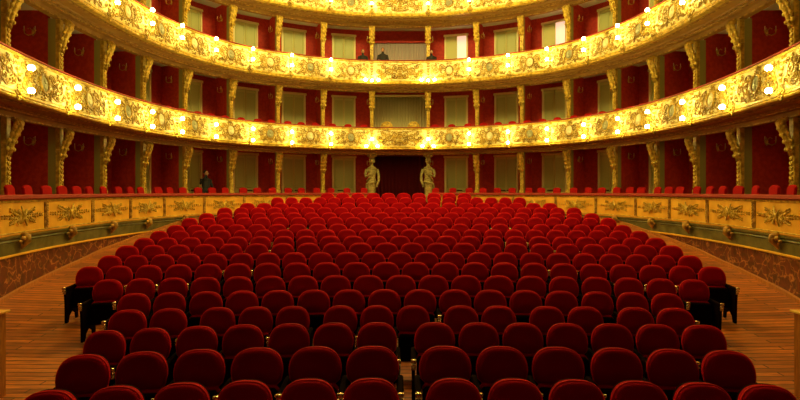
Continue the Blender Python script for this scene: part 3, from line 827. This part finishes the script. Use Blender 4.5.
# caryatids
def statue(sgn):
    b = MB(); H = 4.10-1.75
    b.box(-.20, .20, -.18, .20, -.32, -.02); b.cbox(-.17, .17, -.16, .18, -.02, .06, .02)
    def rg(z, rx, ry, x=0, y=0): return (z, rx, ry, x, y)
    prof = [rg(.05,.17,.14), rg(.25,.15,.13), rg(.6,.145,.13,.02), rg(.95,.165,.14,.02), rg(1.1,.17,.14,.01), rg(1.3,.125,.10), rg(1.5,.155,.12), rg(1.66,.19,.115), rg(1.75,.15,.09), rg(1.80,.065,.065), rg(1.90,.06,.06)]
    n = 20; vs = []; fs = []
    for z, rx, ry, x, y in prof:
        for k in range(n):
            a = 2*PI*k/n; w = 1+(.10*math.sin(a*7+z*2) if z < 1.2 else .03*math.sin(a*6))
            vs.append((sgn*x+rx*w*math.cos(a), y+ry*w*math.sin(a), z))
    for i in range(len(prof)-1):
        for k in range(n): j = (k+1) % n; fs.append((i*n+k, i*n+j, (i+1)*n+j, (i+1)*n+k))
    fs.append(tuple(range(n-1, -1, -1))); fs.append(tuple((len(prof)-1)*n+k for k in range(n)))
    b.add(vs, fs, True)
    b.ell((0, -.01, 2.03), (.095, .11, .135), 14, 9); b.ell((0, -.115, 2.02), (.018, .03, .035), 8, 5)     # head, nose
    b.ell((0, .04, 2.07), (.115, .12, .13), 12, 8)                                                            # hair
    for sx in (-1, 1): b.ell((sx*.105, .0, 2.0), (.02, .03, .04), 6, 4); b.ell((sx*.035, -.095, 2.045), (.018, .012, .012), 6, 4)
    # one arm bent over the breast, the other down holding the robe
    b.tube([(sgn*.19,0,1.66),(sgn*.25,-.04,1.45),(sgn*.22,-.12,1.32),(sgn*.08,-.18,1.42),(0,-.18,1.47)], [.065,.055,.05,.042,.03], 8, up=(0,1,.3))
    b.tube([(-sgn*.19,0,1.66),(-sgn*.26,0,1.42),(-sgn*.27,-.05,1.18),(-sgn*.22,-.12,.98),(-sgn*.2,-.14,.9)], [.065,.055,.05,.04,.03], 8, up=(0,1,.3))
    for q in range(4):
        b.tube([(-.01-sgn*.02*0, -.19, 1.44+.018*q), (-sgn*.06, -.185, 1.45+.018*q)], [.010, .007], 5)
        b.tube([(-sgn*(.18+.014*q), -.15, .90), (-sgn*(.18+.014*q), -.165, .84)], [.010, .007], 5)
    # sash over the shoulder and hip drapery
    b.tube([(-sgn*.18,-.06,1.70),(-sgn*.05,-.15,1.5),(sgn*.08,-.15,1.3),(sgn*.17,-.08,1.12)], [.03,.035,.035,.05], 7, up=(0,1,.3))
    b.tube([(-sgn*.17,-.08,1.10),(0,-.16,1.04),(sgn*.18,-.08,1.0),(sgn*.21,-.03,.7),(sgn*.19,-.02,.35)], [.04,.05,.05,.04,.025], 7, up=(0,1,.3))
    # capital on the head
    b.lathe([(.09, 2.17), (.12, 2.20), (.11, 2.24), (.17, 2.33), (.20, 2.36), (.20, 2.41)], 14)
    for i in range(8):
        a = 2*PI*i/8; b.ell((.15*math.cos(a), .15*math.sin(a), 2.28), (.04, .04, .06), 6, 4)
    return b
for sgn in (-1, 1):
    p = P3(sgn*CS[0], .93, 1.75)
    r = empty('caryatid_statue', 'robed plaster caryatid carrying the parapet on the %s of the dark central doorway' % side_word(sgn), 'statue', 'caryatids at the doorway', p)
    bm_ = statue(sgn); r.scale = (1.18, 1.1, 1)
    o = bm_.build('figure', M['statue'], r)
# second tier centre: wide cream curtain and two gilt chairs
for t, mt in ((1, 'curtain_cream'), (2, 'curtain_grey')):
    z0 = FLOORS[t]
    mb = MB(); w = 1.30
    zt = z0+2.60 if t == 1 else z0+2.25
    folds(mb, w, z0+.02, zt, 23.97, 20, .03)
    o = mb.build('box_curtain', M[mt])
    tag(o, 'wide pleated cream curtain closing the second tier central box' if t == 1 else 'greyish pleated curtain at the back of the third tier central box', 'curtain', 'curtains of the central boxes')
    mb = MB(); mb.box(-1.75, 1.75, 24.08, 24.18, z0, SLAB[t+1]-.001)
    struct('wall_back', mb, M['red_wall'], 'red back wall of the %s tier central box' % TIER[t])
    mb = MB(); mb.box(-w-.06, -w-.0, 23.89, 24.075, z0, zt+.01); mb.box(w, w+.06, 23.89, 24.075, z0, zt+.01); mb.box(-w-.06, w+.06, 23.87, 24.075, zt+.012, zt+.10)
    struct('trim_%d' % (12+t), mb, M['door_frame'] if t == 1 else M['red_wall'], 'frame around the central box curtain')
def gilt_chair(x):
    r = empty('gilt_armchair', 'gilt shell backed armchair behind the second tier parapet, %s of its centre' % ('left' if x < 0 else 'right'), 'armchair', 'gilt armchairs of the central box', (x, 22.55, FLOORS[1]))
    b = MB(); vs = []; n = 17
    b.tube([(-.24, .22, .5)]+[(.25*math.cos(PI-PI*i/16), .22, .98+.27*math.sin(PI*i/16)) for i in range(17)]+[(.24, .22, .5)], .035, 7)
    for i in range(9):
        a = PI*(i+.5)/9; b.tube([(0, .20, .92), (.22*math.cos(a), .19, .98+.23*math.sin(a))], [.012, .03], 5)
    b.box(-.23, .23, .20, .24, .5, 1.0)
    b.build('backrest', M['gold'], r)
    b = MB(); b.cbox(-.27, .27, -.25, .25, .40, .50, .03); b.build('seat', M['box_red'], r)
    for sx in (-1, 1):
        b = MB(); b.tube([(sx*.27, .2, .72), (sx*.29, -.1, .74), (sx*.28, -.22, .68), (sx*.26, -.2, .5)], .025, 6); b.build('armrest', M['gold'], r)
        for y in (-.2, .2):
            b = MB(); b.tube([(sx*.24, y, 0), (sx*.25, y, .2), (sx*.23, y, .4)], [.02, .03, .03], 6); b.build('leg', M['gold'], r)
gilt_chair(-.60); gilt_chair(.62)

# ------------------------------------------------------------------ people
def person(name_label, loc, rz, h=1.7, pose='stand', arm='down', grp=None):
    r = empty('person', name_label, 'person', grp, loc, rz)
    k = h/1.75
    b = MB(); J = lambda x, y, z: (x*k, y*k, z*k)
    b.ell(J(0, 0, 1.20), (.17*k, .11*k, .28*k), 12, 8); b.ell(J(0, 0, .98), (.16*k, .12*k, .14*k), 12, 8)
    b.ell(J(0, 0, 1.38), (.20*k, .10*k, .09*k), 12, 8)
    b.tube([J(0, 0, 1.40), J(0, -.01, 1.56)], [.06*k, .055*k], 8)
    for sx in (-1, 1):
        b.tube([J(sx*.09, 0, .98), J(sx*.10, -.02, .52), J(sx*.10, 0, .10), J(sx*.10, 0, .06)], [.095*k, .065*k, .045*k, .045*k], 8)
        b.ell(J(sx*.10, -.06, .04), (.045*k, .13*k, .04*k), 8, 5)
        if arm == 'raised' and sx < 0 or arm == 'both':
            pts = [J(sx*.19, 0, 1.40), J(sx*.30, -.10, 1.24), J(sx*.24, -.24, 1.42), J(sx*.12, -.24, 1.58)]
        else:
            pts = [J(sx*.19, 0, 1.40), J(sx*.27, .0, 1.12), J(sx*.24, -.22, 1.02), J(sx*.16, -.32, 1.02)]
        b.tube(pts, [.06*k, .05*k, .042*k, .032*k], 8, up=(0, 1, .3))
    body = b.build('clothing', M['black'], r)
    md = body.modifiers.new('remesh', 'REMESH'); md.mode = 'VOXEL'; md.voxel_size = .022; md.use_smooth_shade = True
    hd = MB(); hd.ell(J(0, -.01, 1.645), (.072*k, .09*k, .108*k), 12, 8); hd.ell(J(0, -.10, 1.635), (.013*k, .02*k, .025*k), 6, 4)
    for sx in (-1, 1): hd.ell(J(sx*.074, .0, 1.64), (.012*k, .02*k, .03*k), 6, 4); hd.ell(J(sx*.028, -.088, 1.66), (.012*k, .008*k, .006*k), 6, 4)
    hd.ell(J(0, -.09, 1.59), (.025*k, .01*k, .006*k), 6, 4)
    hd.build('head', M['skin'], r)
    hr = MB(); hr.ell(J(0, .02, 1.675), (.085*k, .095*k, .10*k), 12, 8); hr.build('hair', M['hair'], r)
    for sx in (-1, 1):
        raised = arm == 'raised' and sx < 0 or arm == 'both'
        c = J(sx*.10, -.25, 1.61) if raised else J(sx*.14, -.36, 1.02)
        h_ = MB(); h_.ell(c, (.035*k, .022*k, .045*k), 8, 5)
        for q in range(4):
            x = c[0]+(q-1.5)*.017*k; L_ = (.05, .06, .057, .045)[q]*k
            if raised: h_.tube([(x, c[1], c[2]+.03*k), (x, c[1]-.012*k, c[2]+.03*k+L_)], [.009*k, .007*k], 5)
            else: h_.tube([(x, c[1]-.01*k, c[2]+.01), (x, c[1]-.01*k-L_, c[2]-.01)], [.009*k, .007*k], 5)
        h_.tube([(c[0]-sx*.03*k, c[1], c[2]), (c[0]-sx*.055*k, c[1]-.02*k, c[2]+.02*k)], [.010*k, .008*k], 5)
        h_.build('hand', M['skin'], r)
    return r
# ground tier, fourth box to the left, by px 206
s = -s_at(194, 1.35); n = nrm(s); p = P3(s, 1.35, FLOORS[0]); rzv = math.atan2(n.y, n.x)-PI/2
person('person in black raising a hand to the face, standing in a ground tier box', p, rzv, 1.78, arm='raised')
for px, hh, a, lb in ((-17, 1.62, 'down', 'person in dark clothes with dark hair standing in the third tier central box'),
                      (-37, 1.52, 'down', 'person in dark clothes leaning by the column beside the third tier central box'),
                      (31.5, 1.50, 'down', 'person in dark clothes in the third tier box just past the right column')):
    sg = 1 if px > 0 else -1
    s = sg*s_at(abs(px), .62); p = P3(s, .62, FLOORS[2])
    person(lb, p, math.atan2(nrm(s).y, nrm(s).x)-PI/2, hh, arm=a, grp=None)

# ------------------------------------------------------------------ wooden barriers at the pit ends
for sgn in (-1, 1):
    mb = MB(); x0, x1 = sgn*4.66, sgn*4.74
    lo, hi = min(x0, x1), max(x0, x1)
    mb.cbox(lo, hi, 3.6, 5.92, 0, .985, .01)
    r = empty('wooden_barrier', 'low orange wooden barrier by the aisle at the %s bottom corner' % side_word(sgn), 'barrier', 'wooden barriers beside the aisles')
    mb.build('board', M['oak'], r)
    mb = MB(); mb.cbox(lo-.03, hi+.03, 3.58, 5.95, .987, 1.012, .006); o = mb.build('capping', M['ochre'], r); o['label'] = 'paler worn capping'

# ------------------------------------------------------------------ light
def point(name, loc, power, color, r=.25):
    l = bpy.data.lights.new(name, 'POINT'); l.energy = power; l.color = color; l.shadow_soft_size = r
    o = bpy.data.objects.new(name, l); o.location = loc; col.objects.link(o); return o
for i in range(6):
    a = 2*PI*i/6+.3
    point('chandelier_light', (1.3*math.cos(a), 14.8+1.3*math.sin(a), 11.6), 410, (1.0, .80, .24), .5)
# added faint fill for the front seats, unseen behind and above the camera
la = bpy.data.lights.new('front_fill_light', 'AREA'); la.shape = 'RECTANGLE'; la.size = 6; la.size_y = 2; la.energy = 14; la.color = (1, .7, .4)
o = bpy.data.objects.new('front_fill_light', la); o.location = (0, -4, 7); o.rotation_euler = (math.radians(62), 0, 0); col.objects.link(o)
w = bpy.data.worlds.new('world'); bpy.context.scene.world = w; w.use_nodes = True
w.node_tree.nodes['Background'].inputs[0].default_value = (.10, .05, .02, 1); w.node_tree.nodes['Background'].inputs[1].default_value = .12

# ------------------------------------------------------------------ camera
cam = bpy.data.cameras.new('camera'); cam.lens = 22.5; cam.sensor_width = 36; cam.shift_y = -.01125; cam.clip_end = 100
co = bpy.data.objects.new('camera', cam); co.location = (0, 0, EYE); co.rotation_euler = (PI/2, 0, 0); col.objects.link(co)
sc = bpy.context.scene; sc.camera = co
sc.view_settings.view_transform = 'Standard'; sc.view_settings.look = 'None'; sc.view_settings.gamma = 1; sc.view_settings.exposure = 0.0
sc.view_settings.use_curve_mapping = False
